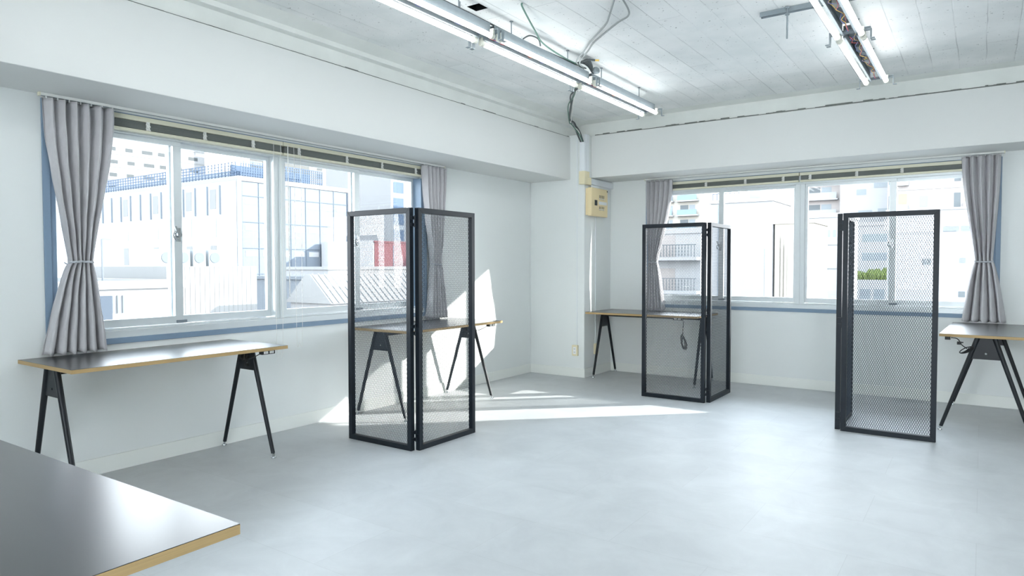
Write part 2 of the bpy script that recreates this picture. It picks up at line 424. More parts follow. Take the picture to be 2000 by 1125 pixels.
# ------------------------------------------------------------------ blinds (raised) and curtain rails
def blind(label, origin, rot, length, gathers, z_top, cords, slat_h=.046):
    t = thing('venetian_blind', label, 'blind', origin, rot, None)
    D = .045
    zt = z_top
    MB().box(0, length, -.055 + D, -.012 + D, zt - .030, zt).build('headrail', M['cream'], t, bevel=.002)
    s = MB(); n = 13; zb = zt - .032 - slat_h
    for i in range(n):
        z = zb + slat_h * i / n
        s.box(.01, length - .01, -.053 + D + random.uniform(-.0015, .0015), -.016 + D, z, z + slat_h / n * .62)
    s.build('slat_stack', M['slat'], t)
    MB().box(.004, length - .004, -.056 + D, -.014 + D, zb - .021, zb - .003).build('bottom_rail', M['cream'], t, bevel=.004)
    for g_ in gathers:
        m = MB()
        for q in range(4):
            zz = zb + slat_h * (q + .5) / 4
            m.tube(bez([(g_ - .006, -.056 + D, zz + .008), (g_ - .014 + .006 * (q % 2), -.062 + D, zz), (g_ + .008 - .012 * (q % 2), -.064 + D, zz - .006), (g_ + .008, -.057 + D, zz - .012)], 4), .0035, 6)
        m.box(g_ - .011, g_ + .011, -.0575 + D, -.0535 + D, zb - .003, zt - .028)
        m.build('ladder_tape', M['cord'], t)
    for cx, cz, loop in cords:
        if loop:
            p = bez([(cx, -.058 + D, zt - .02), (cx, -.063 + D, zt - .5), (cx + .004, -.064 + D, cz + .06), (cx + .03, -.064 + D, cz), (cx + .056, -.064 + D, cz + .06), (cx + .06, -.063 + D, zt - .5), (cx + .06, -.058 + D, zt - .02)], 8)
            MB().tube(p, .0016, 6).build('pull_cord', M['cord'], t)
        else:
            MB().tube([(cx, -.058 + D, zt - .02), (cx, -.064 + D, cz)], .0035, 6).build('tilt_wand', M['cord'], t)
    return t
zL = 2.187
blind('raised grey slatted blind with cream rails over left half of the wider window', (XL, WY0 + .006, 0), pi / 2, 1.555, [.10, .55, .93, 1.30], zL,
      [(1.47, .60, True)])
blind('raised grey slatted blind with cream rails and wand over right half of the wider window', (XL, WY0 + 1.566, 0), pi / 2, 1.556, [.14, .62, 1.02, 1.45], zL,
      [(.035, 1.02, False), (.09, .66, True)])
zB = 2.187
blind('raised grey slatted blind above left half of the smaller window in the far wall', (VX0 + .006, YB, 0), 0, 1.61, [.2, .66, 1.08, 1.46], zB, [], .040)
blind('raised grey slatted blind above right half of the smaller window in the far wall', (VX0 + 1.622, YB, 0), 0, 1.615, [.10, .52, .9, 1.4], zB, [], .040)

def rail(label, origin, rot, length, z):
    t = thing('curtain_rail', label, 'curtain rail', origin, rot)
    MB().box(0, length, -.062, -.042, z - .016, z).build('track', M['rail'], t)
    MB().box(.001, length - .001, -.056, -.048, z - .0175, z - .0155).build('track_gap_shade', M['aludark'], t)  # dark strip stands in for the shadow gap along the rail
    for k in range(4):
        x = .12 + (length - .24) * k / 3
        MB().box(x - .012, x + .012, -.042, -.0, z - .006, z).build('rail_bracket', M['rail'], t)
    for e in (0, length): MB().box(e - .004, e + .004, -.065, -.039, z - .019, z).build('end_cap', M['cream'], t)
    return t
rail('thin white curtain rail under the beam of the wider window', (XL, WY0 - .06, 0), pi / 2, WY1 - WY0 + .30, LBZ0 - .001)
rail('thin white curtain rail under the beam of the smaller far window', (VX0 - .03, YB, 0), 0, VX1 - VX0 + .08, BBZ0 - .001)

# ------------------------------------------------------------------ curtains
def curtain(label, origin, rot, top, tie, hem, zt, ztie, zh, nf, seed, d0=-.054, knot=1):
    rnd = random.Random(seed)
    t = thing('curtain', label, 'curtain', origin, rot, None)
    NU, NV = 150, 64
    ph = [rnd.uniform(-.6, .6) for _ in range(nf + 2)]; am = [rnd.uniform(.75, 1.25) for _ in range(nf + 2)]
    vs = []; fs = []
    ct, wt = (top[0] + top[1]) / 2, top[1] - top[0]
    ci, wi = (tie[0] + tie[1]) / 2, tie[1] - tie[0]
    ch, wh = (hem[0] + hem[1]) / 2, hem[1] - hem[0]
    for j in range(NV + 1):
        f = j / NV; z = zt + (zh - zt) * f
        if z > ztie:
            k = (zt - z) / (zt - ztie); e = k * k * (3 - 2 * k) * .55 + k ** 2.2 * .45
            c = ct + (ci - ct) * e; wd = wt + (wi - wt) * e; amp = .034 - .006 * e; dd = .006 * e
            sq = e
        else:
            k = (ztie - z) / (ztie - zh); e = k ** .72
            c = ci + (ch - ci) * e; wd = wi + (wh - wi) * e; amp = .028 + .016 * e; dd = .006 * (1 - e)
            sq = 1 - e
        for i in range(NU + 1):
            u = i / NU
            a = 2 * pi * nf * u
            q = int(u * nf); loc = am[q] * (1 - (u * nf - q)) + am[q + 1] * (u * nf - q)
            pq = ph[q] * (1 - (u * nf - q)) + ph[q + 1] * (u * nf - q)
            wav = sin(a + pq + .5 * sin(3.1 * f + q))
            dep = amp * loc * (.9 - 1.9 * abs(sin(a / 2 + .5 * pq + .15 * sin(3.1 * f + q))) ** .75)
            lat = wd * (u - .5) + .10 * wd / nf * sin(a + pq + 2 * f)
            edge = min(u, 1 - u) * 12
            lat2 = lat
            crease = .0035 * sin(34 * f + 9 * u + seed) * sin(23 * u + 5 * f) + .004 * sq * sin(60 * u + 14 * f)
            zz = z + (.006 * sin(a + pq) if j == NV else 0)
            vs.append((c + lat2, d0 - dd + dep + crease, zz))
    for j in range(NV):
        for i in range(NU):
            a = j * (NU + 1) + i; fs.append((a, a + 1, a + NU + 2, a + NU + 1))
    m = MB(); m._add(vs, fs)
    o = m.build('drape', M['curtain'], t, smooth=True)
    o.data.polygons.foreach_set('use_smooth', [True] * len(o.data.polygons))
    sd = o.modifiers.new('cloth', 'SOLIDIFY'); sd.thickness = .0025
    # rope tieback round the waist, two strands twisted, with a loop back to the wall
    r = MB()
    for s_ in (0, pi):
        pts = []
        for k in range(120):
            a = 2 * pi * k / 120; tw = 40 * a / 2 + s_
            rx = wi / 2 - .002; ry = .034
            pts.append((ci + (rx + .0035 * cos(tw)) * cos(a), d0 - .012 + (ry + .0035 * cos(tw)) * sin(a), ztie + .0035 * sin(tw) + .006 * sin(a) * knot))
        r.tube(pts, .0042, 6, closed=True)
    e = tie[1] - .006 if knot > 0 else tie[0] + .006
    r.tube(bez([(e, d0 - .01, ztie), (e + .006 * knot, d0 + .02, ztie - .008), (e + .008 * knot, d0 + .053, ztie)], 6), .004, 6)
    r.build('tieback_rope', M['rope'], t, smooth=True)
    for k in range(nf + 1):
        x = ct + wt * (k / nf - .5) * .94
        MB().box(x - .003, x + .003, d0 - .003, d0 + .003, zt - .004, zt + .010).build('curtain_hook', M['white'], t)
    return t
R90 = pi / 2
curtain('rope-tied grey curtain at left end of the wider window, above a desk', (XL, 0, 0), R90, (1.633, 2.007), (1.742, 1.863), (1.600, 1.939), 2.190, 1.272, .754, 6, 3, knot=-1)
curtain('rope-tied grey curtain at right end of the wider window, behind a screen', (XL, 0, 0), R90, (4.743, 5.067), (4.85, 4.972), (4.80, 5.06), 2.190, 1.272, .754, 6, 8)
curtain('grey curtain tied with rope at the left end of the smaller far window', (0, YB, 0), 0, (-3.172, -2.845), (-3.122, -3.021), (-3.165, -2.933), 2.208, 1.285, .754, 6, 5, knot=-1)
curtain('grey curtain tied with rope at the right end of the smaller far window', (0, YB, 0), 0, (-.166, .121), (-.055, .075), (-.151, .174), 2.208, 1.285, .754, 5, 12)

# ------------------------------------------------------------------ desks
DL, DD, DZ, DT = 1.27, .655, .738, .0215
def foot_profile():
    return [(.0075, .030), (.0075, .012), (.0165, .010), (.0175, .004), (.015, 0.0)][::-1]
def desk(label, loc, rz, ps_x=1.10, ps_y=-DD + .030, cord='loop'):
    t = thing('desk', label, 'desk', loc, rz, 'black topped trestle desks')
    tp = MB(); x0, x1, y0, y1 = 0, DL, -DD, 0
    tp.box(x0, x1, y0, y1, DZ - DT, DZ - .0015)
    top = tp.build('tabletop', M['wood'], t, bevel=.0008)
    MB().box(x0 + .0006, x1 - .0006, y0 + .0006, y1 - .0006, DZ - .0014, DZ).build('laminate_surface', M['laminate'], top)
    yc = -.290; zt = DZ - DT
    b = MB(); b.box(.07, DL - .07, yc - .025, yc + .025, zt - .042, zt - .002)
    b.build('support_beam', M['black'], t, bevel=.002)
    for xa in (.055, DL - .055):
        # trapezoid gusset plate with a round hole
        n = 24; cz = zt - .118; R = .0075; yh = yc; ot = []; it = []
        def edge(a):
            dy, dz = cos(a), sin(a); best = 9
            h0, h1, w0, w1 = zt - .160, zt, .098, .048
            # horizontal edges
            for zz in (h0, h1):
                if abs(dz) > 1e-6:
                    k = (zz - cz) / dz
                    if k > 0: best = min(best, k)
            # slanted sides |y| = w0 + (w1-w0)*(z-h0)/(h1-h0)
            for sg in (-1, 1):
                den = sg * dy - (w1 - w0) / (h1 - h0) * dz
                if abs(den) > 1e-6:
                    k = (w0 + (w1 - w0) * (cz - h0) / (h1 - h0)) / den
                    if k > 0: best = min(best, k)
            return (yc + dy * best, cz + dz * best)
        angs = [2 * pi * k / n for k in range(n)]
        h0, h1, w0, w1 = zt - .160, zt, .098, .048
        for sy, zz, ww in ((1, h0, w0), (-1, h0, w0), (1, h1, w1), (-1, h1, w1)):
            angs.append(math.atan2(zz - cz, sy * ww) % (2 * pi))
        angs.sort(); n = len(angs)
        outer = [edge(a) for a in angs]; inner = [(yh + R * cos(a), cz + R * sin(a)) for a in angs]
        vs = []; fs = []
        for xx in (xa - .003, xa + .003):
            vs += [(xx, y, z) for y, z in outer] + [(xx, y, z) for y, z in inner]
        for k in range(n):
            j = (k + 1) % n
            fs += [(k, j, n + j, n + k), (2 * n + k, 3 * n + k, 3 * n + j, 2 * n + j), (k, 2 * n + k, 2 * n + j, j), (n + k, n + j, 3 * n + j, 3 * n + k)]
        p = MB(); p._add(vs, fs); pl_ = p.build('gusset_plate', M['black'], t)
        for sg in (-1, 1):
            lg = MB(); lg.tube([(xa, yc + sg * .272, .030), (xa, yc + sg * .052, zt - .001)], [.0125, .0165], 16)
            l_ = lg.build('leg', M['black'], t, smooth=True)
            MB().lathe(foot_profile(), 14, (xa, yc + sg * .277, 0)).build('levelling_foot', M['chrome'], l_, smooth=True)
    # under-top power strip with two sockets and its cord
    s = MB(); s.box(ps_x, ps_x + .095, ps_y, ps_y + .035, zt - .026, zt - .001)
    so = s.build('power_strip', M['rubber'], t, bevel=.002)
    for k in range(2):
        q = MB(); xx = ps_x + .012 + .042 * k
        q.box(xx, xx + .030, ps_y - .002, ps_y, zt - .021, zt - .006)
        q.build('socket', M['white'], so)
        sl = MB()
        for dx in (.008, .019): sl.box(xx + dx, xx + dx + .002, ps_y - .0026, ps_y - .002, zt - .017, zt - .010)
        sl.build('socket_slot', M['rubber'], so)
    cm = M['rubber']
    if cord == 'loop':      # slack coil tied against the trestle
        c0 = (ps_x + .01, ps_y + .018, zt - .016); xa = DL - .055
        pts = bez([c0, (ps_x - .05, ps_y + .10, zt - .06), (xa - .06, yc - .06, zt - .03), (xa - .085, yc - .05, zt - .065), (xa - .04, yc - .06, zt - .075), (xa - .012, yc - .03, zt - .06)], 8)
        MB().tube(pts, .003, 7).build('power_cord', cm, t, smooth=True)
        k = MB()
        for q in range(5):
            cy, cz = yc - .02 + .006 * q, zt - .075 + .004 * q; rr = .030 + .004 * (q % 3)
            k.tube([(xa - .016 - .004 * q + .004 * sin(3 * a), cy + rr * .7 * cos(a), cz + rr * sin(a)) for a in [2 * pi * i / 20 for i in range(20)]], .003, 6, closed=True)
        k.build('coiled_cord', cm, t, smooth=True)
        MB().box(xa - .035, xa - .016, yc - .045, yc - .022, zt - .135, zt - .112).bar((xa - .026, yc - .033, zt - .112), (xa - .026, yc - .030, zt - .085), .006, .006, up=(0, 1, 0)).build('plug', cm, t, bevel=.003)
    elif cord == 'dangle':
        c0 = (ps_x + .09, ps_y + .018, zt - .016)
        pts = bez([c0, (ps_x + .105, ps_y + .02, zt - .05), (ps_x + .10, ps_y + .02, zt - .12), (ps_x + .10, ps_y + .02, zt - .17)], 8)
        MB().tube(pts, .0036, 7).build('power_cord', cm, t, smooth=True)
        k = MB()
        for q in range(4):
            dx = .004 * q
            zc = zt - .245 - .008 * q; hh = .075 - .006 * q; ww = .018 + .005 * (q % 2)
            k.tube([(ps_x + .10 + dx + ww * sin(a) - .01 * cos(a), ps_y + .02 +   .006 * q, zc + hh * cos(a)) for a in [2 * pi * i / 24 for i in range(24)]], .0048, 6, closed=True)
        k.build('coiled_cord', cm, t, smooth=True)
    elif cord == 'back':
        c0 = (ps_x + .05, ps_y + .018, zt - .012)
        pts = bez([c0, (ps_x + .055, ps_y - .04, zt - .02), (.055, yc + .15, zt - .06), (.055 - .02, yc + .115, zt - .085)], 8)
        MB().tube(pts, .0034, 7).build('power_cord', cm, t, smooth=True)
        k = MB()
        for q in range(5):
            rr = .045 - .004 * q
            k.tube([(.055 - .02 - .004 * q, yc + .115 + .016 * q / 4 + rr * cos(a), zt - .095 + rr * .42 * sin(a) - .02 * cos(a)) for a in [2 * pi * i / 24 for i in range(24)]], .0034, 6, closed=True)
        k.build('coiled_cord', cm, t, smooth=True)
        MB().box(.028, .048, yc + .150, yc + .178, zt - .058, zt - .036).bar((.038, yc + .160, zt - .044), (.038, yc + .138, zt - .040), .003, .008).build('plug', cm, t, bevel=.003)
    return t
desk('black wood-edged desk under the wider window, beneath a tied curtain at far left', (-4.343, 1.495, 0), R90)
desk('black desk with wood edge behind the tall mesh screen at the wider window', (-4.343, 3.888, 0), R90)
desk('black desk with wood edge against the far wall beside the pillar', (-3.612, 7.285, 0), 0, ps_x=1.005, cord='dangle')
desk('black desk with wood edge at right edge of the picture, end against the far wall', (-.258, 6.012, 0), R90 - radians(2.2), ps_x=.03, ps_y=-.07, cord='back')
desk('black desktop with thick wood edge cropped by the lower left corner, nearest of all desks', (-2.4746, .768, 0), radians(.8))

# ------------------------------------------------------------------ mesh screens
PW, PH, FB = .612, 1.640, .035
def mesh_panel_mesh():
    m = MB(); px, pz = .0076, .0151
    x0, x1, z0, z1 = FB - .004, PW - FB + .004, FB - .004, PH - FB + .004
    ni = int((x1 - x0) / px); nj = int((z1 - z0) / pz)
    px = (x1 - x0) / ni; pz = (z1 - z0) / nj
    y = FB - .006
    a = .0011; b = .0024
    for j in range(nj):
        for i in range(ni + 1):
            if (i + j) % 2: continue
            for s in (-1, 1):
                k = i + s
                if k < 0 or k > ni: continue
                p = (x0 + i * px, z0 + j * pz); q = (x0 + k * px, z0 + (j + 1) * pz)
                dx, dz = q[0] - p[0], q[1] - p[1]; l = math.hypot(dx, dz)
                nx, nz = -dz / l, dx / l
                if nx < 0: nx, nz = -nx, -nz
                # flat strand plate turned about the vertical, as pressed expanded metal is
                e1 = (.00132 * .906, .00132 * .423); e2 = (-.00066 * .423, .00066 * .906)
                vs = []
                for (cx, cz) in (p, q):
                    for u_, v_ in ((-1, -1), (1, -1), (1, 1), (-1, 1)):
                        vs.append((cx + e1[0] * u_ + e2[0] * v_, y + e1[1] * u_ + e2[1] * v_, cz))
                m._add(vs, [(0, 1, 5, 4), (1, 2, 6, 5), (2, 3, 7, 6), (3, 0, 4, 7)])
    me = bpy.data.meshes.new('expanded_mesh'); me.from_pydata(m.v, [], m.f); me.update(); me.materials.append(M['mesh'])
    return me
MESH = mesh_panel_mesh()
def panel_frame_mesh():
    m = MB()
    # mitred square tube frame
    o = [(0, 0), (PW, 0), (PW, PH), (0, PH)]; i_ = [(FB, FB), (PW - FB, FB), (PW - FB, PH - FB), (FB, PH - FB)]
    g = .0004
    for k in range(4):
        a, b, c_, d = o[k], o[(k + 1) % 4], i_[(k + 1) % 4], i_[k]
        m.prism([a, b, c_, d], 1, 0, FB)
    return m.mesh('panel_frame', M['frame'])
FRAME = panel_frame_mesh()
def screen(label, loc, rz):
    """local: outer corner at origin; one panel runs to -x, the other to +y"""
    t = thing('mesh_screen', label, 'screen', loc, rz, None)
    g = .022
    for kind in (0, 1):
        f = bpy.data.objects.new('panel_frame', FRAME); COL.objects.link(f); f.parent = t
        if kind == 0: f.location = (-PW, 0, .001)
        else:
            f.location = (.038, .045, .001); f.rotation_euler = (0, 0, pi / 2)
        bv = f.modifiers.new('bevel', 'BEVEL'); bv.width = .0012; bv.segments = 2; bv.limit_method = 'ANGLE'
        e = bpy.data.objects.new('expanded_mesh', MESH); COL.objects.link(e); e.parent = f
        if kind == 0: e.location = (PW, 0, 0); e.scale = (-1, 1, 1)
    for z in (.10, .82, 1.55):
        h = MB()
        h.tube([(.009, .041, z - .04), (.009, .041, z + .04)], .006, 10)
        h.box(-.0005, .008, .006, .040, z - .034, z - .012); h.box(-.0005, .008, .006, .040, z + .012, z + .034)
        h.box(.008, .034, .0405, .0455, z - .012, z + .012)
        h.build('hinge', M['frame'], t)
    return t
screen('tall charcoal mesh screen standing nearest the wider window, in front of a desk', (-3.142, 3.330, 0), 0)
screen('tall charcoal mesh screen by the pillar desk, middle one of the three screens', (-2.054, 6.018, 0), 0)
def screen2(label, loc): return screen(label, loc, -pi / 2)
screen2('tall charcoal mesh screen at right of the picture beside the right-hand desk', (-.905, 5.626, 0))

# ------------------------------------------------------------------ fluorescent fixtures
PITCH, TL, ZT = 1.287, 1.20, 2.670
def fixture():
    t = thing('fluorescent_light', '', 'ceiling light', (0, 0, 0), 0, 'bare fluorescent lights on the ceiling')
    # local: y 0..PITCH, x centre 0, tubes at +-.068, open steel channel between and above
    c = MB(); w, z0, z1, th = .045, 2.682, 2.757, .002
    c.box(-w, w, .03, PITCH - .015, z1 - th, z1); c.box(-w, -w + th, .03, PITCH - .015, z0, z1 - th); c.box(w - th, w, .03, PITCH - .015, z0, z1 - th)
    c.box(-w, -w + .014, .03, PITCH - .015, z0, z0 + th); c.box(w - .014, w, .03, PITCH - .015, z0, z0 + th)
    c.build('channel', M['galv'], t)
    MB().box(-.026, .026, .38, .62, 2.712, 2.752).build('ballast', M['ballast'], t, bevel=.003)
    MB().box(-.022, .022, .78, .86, 2.72, 2.752).build('starter', M['holder'], t, bevel=.003)
    for s in (-1, 1):
        x = s * .068; y0 = .052; y1 = y0 + TL
        MB().tube([(x, y0, ZT), (x, y1, ZT)], .0155, 16).build('fluorescent_tube', M['tube'], t, smooth=True)
        for yy in (y0, y1):
            sg = 1 if yy == y0 else -1
            h = MB(); h.tube([(x, yy - sg * .018, ZT), (x, yy + sg * .010, ZT)], .0185, 14)
            h.box(x - .013, x + .013, min(yy - sg * .018, yy - sg * .002), max(yy - sg * .018, yy - sg * .002), ZT, ZT + .045)
            h.build('lamp_holder', M['holder'], t, smooth=True)
    k = MB(); y = 0.022
    k.box(-.115, .115, y - .012, y + .012, 2.706, 2.709)
    k.box(-.115, .115, y - .013, y - .011, 2.694, 2.709)
    for s in (-1, 1):
        k.box(s * .115 - .0015, s * .115 + .0015, y - .012, y + .012, 2.640, 2.709)
        k.box(s * .115 - .0015 + min(0, s * .022), s * .115 + .0015 + max(0, s * .022), y - .012, y + .012, 2.637, 2.640)
    k.build('cross_bracket', M['galv'], t)
    y = PITCH - .02; k = MB()
    k.box(-.115, .115, y - .012, y + .012, 2.706, 2.709); k.box(-.115, .115, y + .011, y + .013, 2.694, 2.709)
    for s in (-1, 1):
        k.box(s * .115 - .0015, s * .115 + .0015, y - .012, y + .012, 2.640, 2.709)
        k.box(s * .115 - .0015 + min(0, s * .022), s * .115 + .0015 + max(0, s * .022), y - .012, y + .012, 2.637, 2.640)
    k.build('cross_bracket', M['galv'], t)
    rnd = random.Random(4)
    for cm, sd in (('redwire', 0), ('yellowwire', 1), ('bluewire', 2)):
        pts = []
        for q in range(16):
            pts.append((-.025 + .05 * rnd.random(), .06 + (PITCH - .12) * q / 15, 2.690 + .02 * rnd.random()))
        MB().tube(bez(pts, 4), .0017, 6).build('wire', M[cm], t, smooth=True)
    for yy in (.28, 1.02):
        r = MB(); r.tube([(0, yy, 2.745), (0, yy, HS - .0005)], .004, 8)
        r.lathe([(.010, 0), (.010, .006)], 6, (0, yy, 2.757)); r.lathe([(.013, 0), (.013, .003)], 12, (0, yy, HS - .0035))
        r.build('hanger_rod', M['galv'], t)
    return t
F0 = fixture()
rowA, rowB = -2.583, -.700
ends = 6.012
names = {('A', 0): 'lit twin tube light at the pillar end of the left-hand ceiling row',
         ('A', 1): 'lit twin tube light in the middle of the left-hand ceiling row',
         ('A', 2): 'lit twin tube light cut by the picture top in the left-hand ceiling row',
         ('B', 0): 'lit twin tube light at the window end of the right-hand ceiling row',
         ('B', 1): 'lit twin tube light cut by the picture top in the right-hand ceiling row'}
first = True
for row, x, e, n in (('A', rowA, ends, 4), ('B', rowB, ends - .02, 7)):  # units past the named ones are added, unseen, for more room light
    for k in range(n):
        lab = names.get((row, k), 'added unseen twin tube light continuing the ceiling row, brightens the room')
        loc = (x, e - PITCH * (k + 1), 0)
        if loc[1] < YF: continue
        if first: F0.location = loc; F0['label'] = lab; first = False
        else: copy_thing(F0, loc, 0, lab)

# ceiling clutter
def cable(name, label, pts, r, m, n=8, grp=None):
    o = MB().tube(bez(pts, n), r, 8).build(name, m, smooth=True); tag(o, label, 'cable', grp); return o
cable('cable', 'green cable hanging from the ceiling down onto the left-hand light row', [(-2.347, 3.496, HS - .004), (-2.36, 3.52, 2.845), (-2.45, 3.80, 2.80), (-2.52, 4.02, 2.785), (-2.545, 4.35, 2.775), (-2.55, 4.62, 2.78)], .0055, M['greencable'])
cable('cable', 'pale grey cable looping from the ceiling top edge to the light row', [(-1.80, 3.74, HS - .008), (-1.86, 3.98, 2.84), (-2.02, 4.13, 2.855), (-2.30, 4.36, HS - .012), (-2.42, 4.48, 2.84), (-2.52, 4.53, 2.785), (-2.555, 4.66, 2.772)], .006, M['greycable'])
cable('cable', 'second pale grey cable beside the loop, nearer the left wall', [(-1.83, 3.72, HS - .008), (-1.98, 3.94, 2.835), (-2.10, 4.12, 2.856), (-2.33, 4.345, HS - .012), (-2.44, 4.46, 2.842), (-2.53, 4.50, 2.785), (-2.565, 4.64, 2.774)], .006, M['greycable'])
cable('cable', 'dark cable lying along the top of the left-hand light channel', [(-2.56, 2.4, 2.763), (-2.55, 3.2, 2.764), (-2.56, 3.9, 2.763), (-2.555, 4.4, 2.770), (-2.56, 4.70, 2.785)], .006, M['darkcable'])
cable('cable', 'bent black wire end sticking up over the light channel', [(-2.545, 3.80, 2.765), (-2.53, 3.86, 2.80), (-2.52, 3.95, 2.80), (-2.525, 3.985, 2.763)], .005, M['darkcable'])
j = thing('cable_joint', 'knot of grey cable with orange taped ends between two ceiling lights', 'cable joint', (-2.56, 4.72, 2.79), 0)
jm = MB()
for q in range(5): jm.tube(bez([(-.02 + .012 * q, -.16, .0), (-.01 + .012 * q, -.06, .03 + .004 * q), (.0 + .008 * q, .02, .02), (.01, .08, -.025)], 6), .0075, 7)
jm.build('cable_bundle', M['darkcable'], j, smooth=True)
MB().tube(bez([(.0, -.05, .03), (.04, -.06, .045), (.085, -.03, .04)], 5), .008, 7).build('taped_end', M['darkcable'], j, smooth=True)
MB().tube([(.085, -.03, .04), (.115, -.02, .038)], .007, 7).build('wire_tip', M['yellowwire'], j, smooth=True)
MB().lathe([(.03, 0), (.034, .012), (.03, .03), (.012, .045)], 14, (.03, .085, -.02)).build('cap', M['galv'], j, smooth=True)
base = [(-2.60, 4.80, 2.775), (-2.72, 4.90, 2.73), (-2.95, 5.2, 2.755), (-3.25, 5.65, 2.76), (-3.62, 6.30, 2.80), (-3.69, 6.46, 2.79), (-3.66, 6.56, 2.70), (-3.642, 6.622, 2.600)]
t = thing('cable_bundle', 'bundle of black, grey and white cables dropping from the light row into the wall duct', 'cable', (-2.60, 4.80, 2.775), 0)
rr = random.Random(2)
for r_, cm in ((.009, 'darkcable'), (.007, 'darkcable'), (.006, 'cord'), (.006, 'greycable'), (.0055, 'greencable')):
    pts = []
    for k, p in enumerate(base):
        q = (p[0] + 2.60, p[1] - 4.80, p[2] - 2.775); s = .026 if k not in (0, len(base) - 1) else .01
        if k == len(base) - 1: pts.append((q[0] + rr.uniform(-.018, .014), q[1] + rr.uniform(-.008, .008), q[2]))
        else: pts.append((q[0] + rr.uniform(-s, s), q[1] + rr.uniform(-s, s), q[2] + rr.uniform(-s, s) * .8))
    MB().tube(bez(pts, 8), r_, 8).build('cable', M[cm], t, smooth=True)
MB().tube([(-.20 + .034 * cos(a), .22 - .02 * cos(a), -.03 + .034 * sin(a)) for a in [2 * pi * i / 16 for i in range(16)]], .003, 6, closed=True).build('cable_tie', M['cord'], t)
# steel strut and threaded rod by the right-hand row
t = thing('ceiling_strut', 'galvanised strut with a threaded rod hanging beside the right-hand light row', 'bracket', (-1.03, 4.52, HS), 0)
s = MB(); s.box(-.165, .62, -.020, .020, -.022, -.0005); s.box(-.165, .62, -.020, -.017, -.030, -.022); s.box(-.165, .62, .017, .020, -.030, -.022)
s.build('strut', M['galv'], t)
MB().tube([(.005, -.03, -.002), (.005, -.03, -.20)], .0055, 10).build('threaded_rod', M['galv'], t, smooth=True)
MB().lathe([(.014, 0), (.014, .010)], 6, (.005, -.03, -.055)).lathe([(.014, 0), (.014, .010)], 6, (.005, -.03, -.014)).build('nut', M['galv'], t)
for q, (x, y) in enumerate(((-2.651, 3.263), (-3.682, 6.447))):
    o = MB().tube([(x, y, HS - (.085 if q else .05)), (x, y, HS - .0005)], .005, 8).build('anchor_rod', M['galv'], smooth=True)
    tag(o, ('short steel anchor rod beside the black square ceiling hole', 'steel anchor rod above the cable bundle in the ceiling corner')[q], 'rod')

# ------------------------------------------------------------------ pillar: ducts, breaker box, outlets
t = thing('cable_duct', 'white vertical wall duct with beige elbow on the pillar, running on under the beam', 'duct', (PX, PY, 0), 0)
d = MB(); d.box(-.036, .026, -.050, -.0005, 2.292, 2.612); d.build('duct_cover', M['raceway'], t, bevel=.003)
MB().box(.0015, .027, .0005, .06, 2.292, 2.70).build('duct_back', M['raceway'], t, bevel=.001)
d = MB(); d.box(-.041, .032, -.055, -.0008, 2.150, 2.294); d.box(.001, .034, -.0008, .10, 2.150, 2.232); d.box(.001, .032, -.0008, .062, 2.232, 2.294)
d.build('duct_elbow', M['beige'], t, bevel=.004)
MB().box(.0015, .030, .10, YB - PY - .002, 2.158, 2.226).build('duct_branch', M['raceway'], t, bevel=.003)
t = thing('breaker_box', 'beige breaker box with small black window on the pillar side', 'breaker box', (PX, PY, 0), 0)
MB().box(.001, .030, .022, .430, 1.815, 2.112).build('back_box', M['beigebox'], t, bevel=.004)
cv = MB(); cv.prism([(.030, .018), (.068, .028), (.074, .040), (.074, .414), (.068, .426), (.030, .436)], 2, 1.806, 2.120)
cov = cv.build('cover', M['beigebox'], t, bevel=.006)
fx = .074
MB().box(fx - .001, fx + .003, .100, .160, 1.925, 1.985).build('display_window', M['display'], t, bevel=.001)
MB().box(fx - .001, fx + .0015, .205, .395, 1.940, 1.975).build('label_strip', M['white'], t)
for row, (z0, z1) in enumerate(((1.995, 2.045), (1.875, 1.920))):
    for q in range(4):
        y = .212 + .034 * q
        b = MB(); b.box(fx - .0005, fx + .0012, y, y + .012, z0, z1, 0); b.box(fx + .0012, fx + .005, y + .002, y + .010, z0 + .004, z0 + .016, 1)
        b.build('breaker_switch', [M['display'], M['white']], t)
MB().lathe([(.008, 0), (.008, .004)], 10).build('cover_screw', M['display'], t, loc=(fx - .0005, .405, 2.10)).rotation_euler = (0, pi / 2, 0)
MB().box(.03, .045, .10, .27, 2.121, 2.150).build('conduit_entry', M['raceway'], t)

def outlet(label, loc, rz, zc):
    t = thing('wall_outlet', label, 'outlet', loc, rz)
    MB().box(-.036, .036, -.028, -.0005, zc - .060, zc + .060).build('surface_box', M['beige'], t, bevel=.004)
    MB().box(-.020, .020, -.032, -.028, zc - .040, zc + .040).build('socket_plate', M['white'], t, bevel=.002)
    s = MB()
    for z in (zc - .018, zc + .018):
        for x in (-.006, .006): s.box(x - .0014, x + .0014, -.0328, -.0319, z - .006, z + .006)
    s.build('socket_slot', M['rubber'], t)
    return t
outlet('cream double outlet on the front face of the pillar', (-3.741, PY, 0), 0, .300)
outlet('cream outlet on the side face of the pillar, behind a desk leg', (PX, 6.905, 0), pi / 2, .300)
o = MB().box(-3.729, -3.721, PY - .006, PY - .0005, .362, 2.66).build('wall_conduit', M['raceway']); tag(o, 'slim pale conduit down the pillar front to an outlet', 'conduit')
o = MB().box(PX + .0005, PX + .008, 6.900, 6.912, .362, 1.806).build('wall_conduit', M['raceway']); tag(o, 'slim pale conduit from the breaker box down to an outlet', 'conduit')

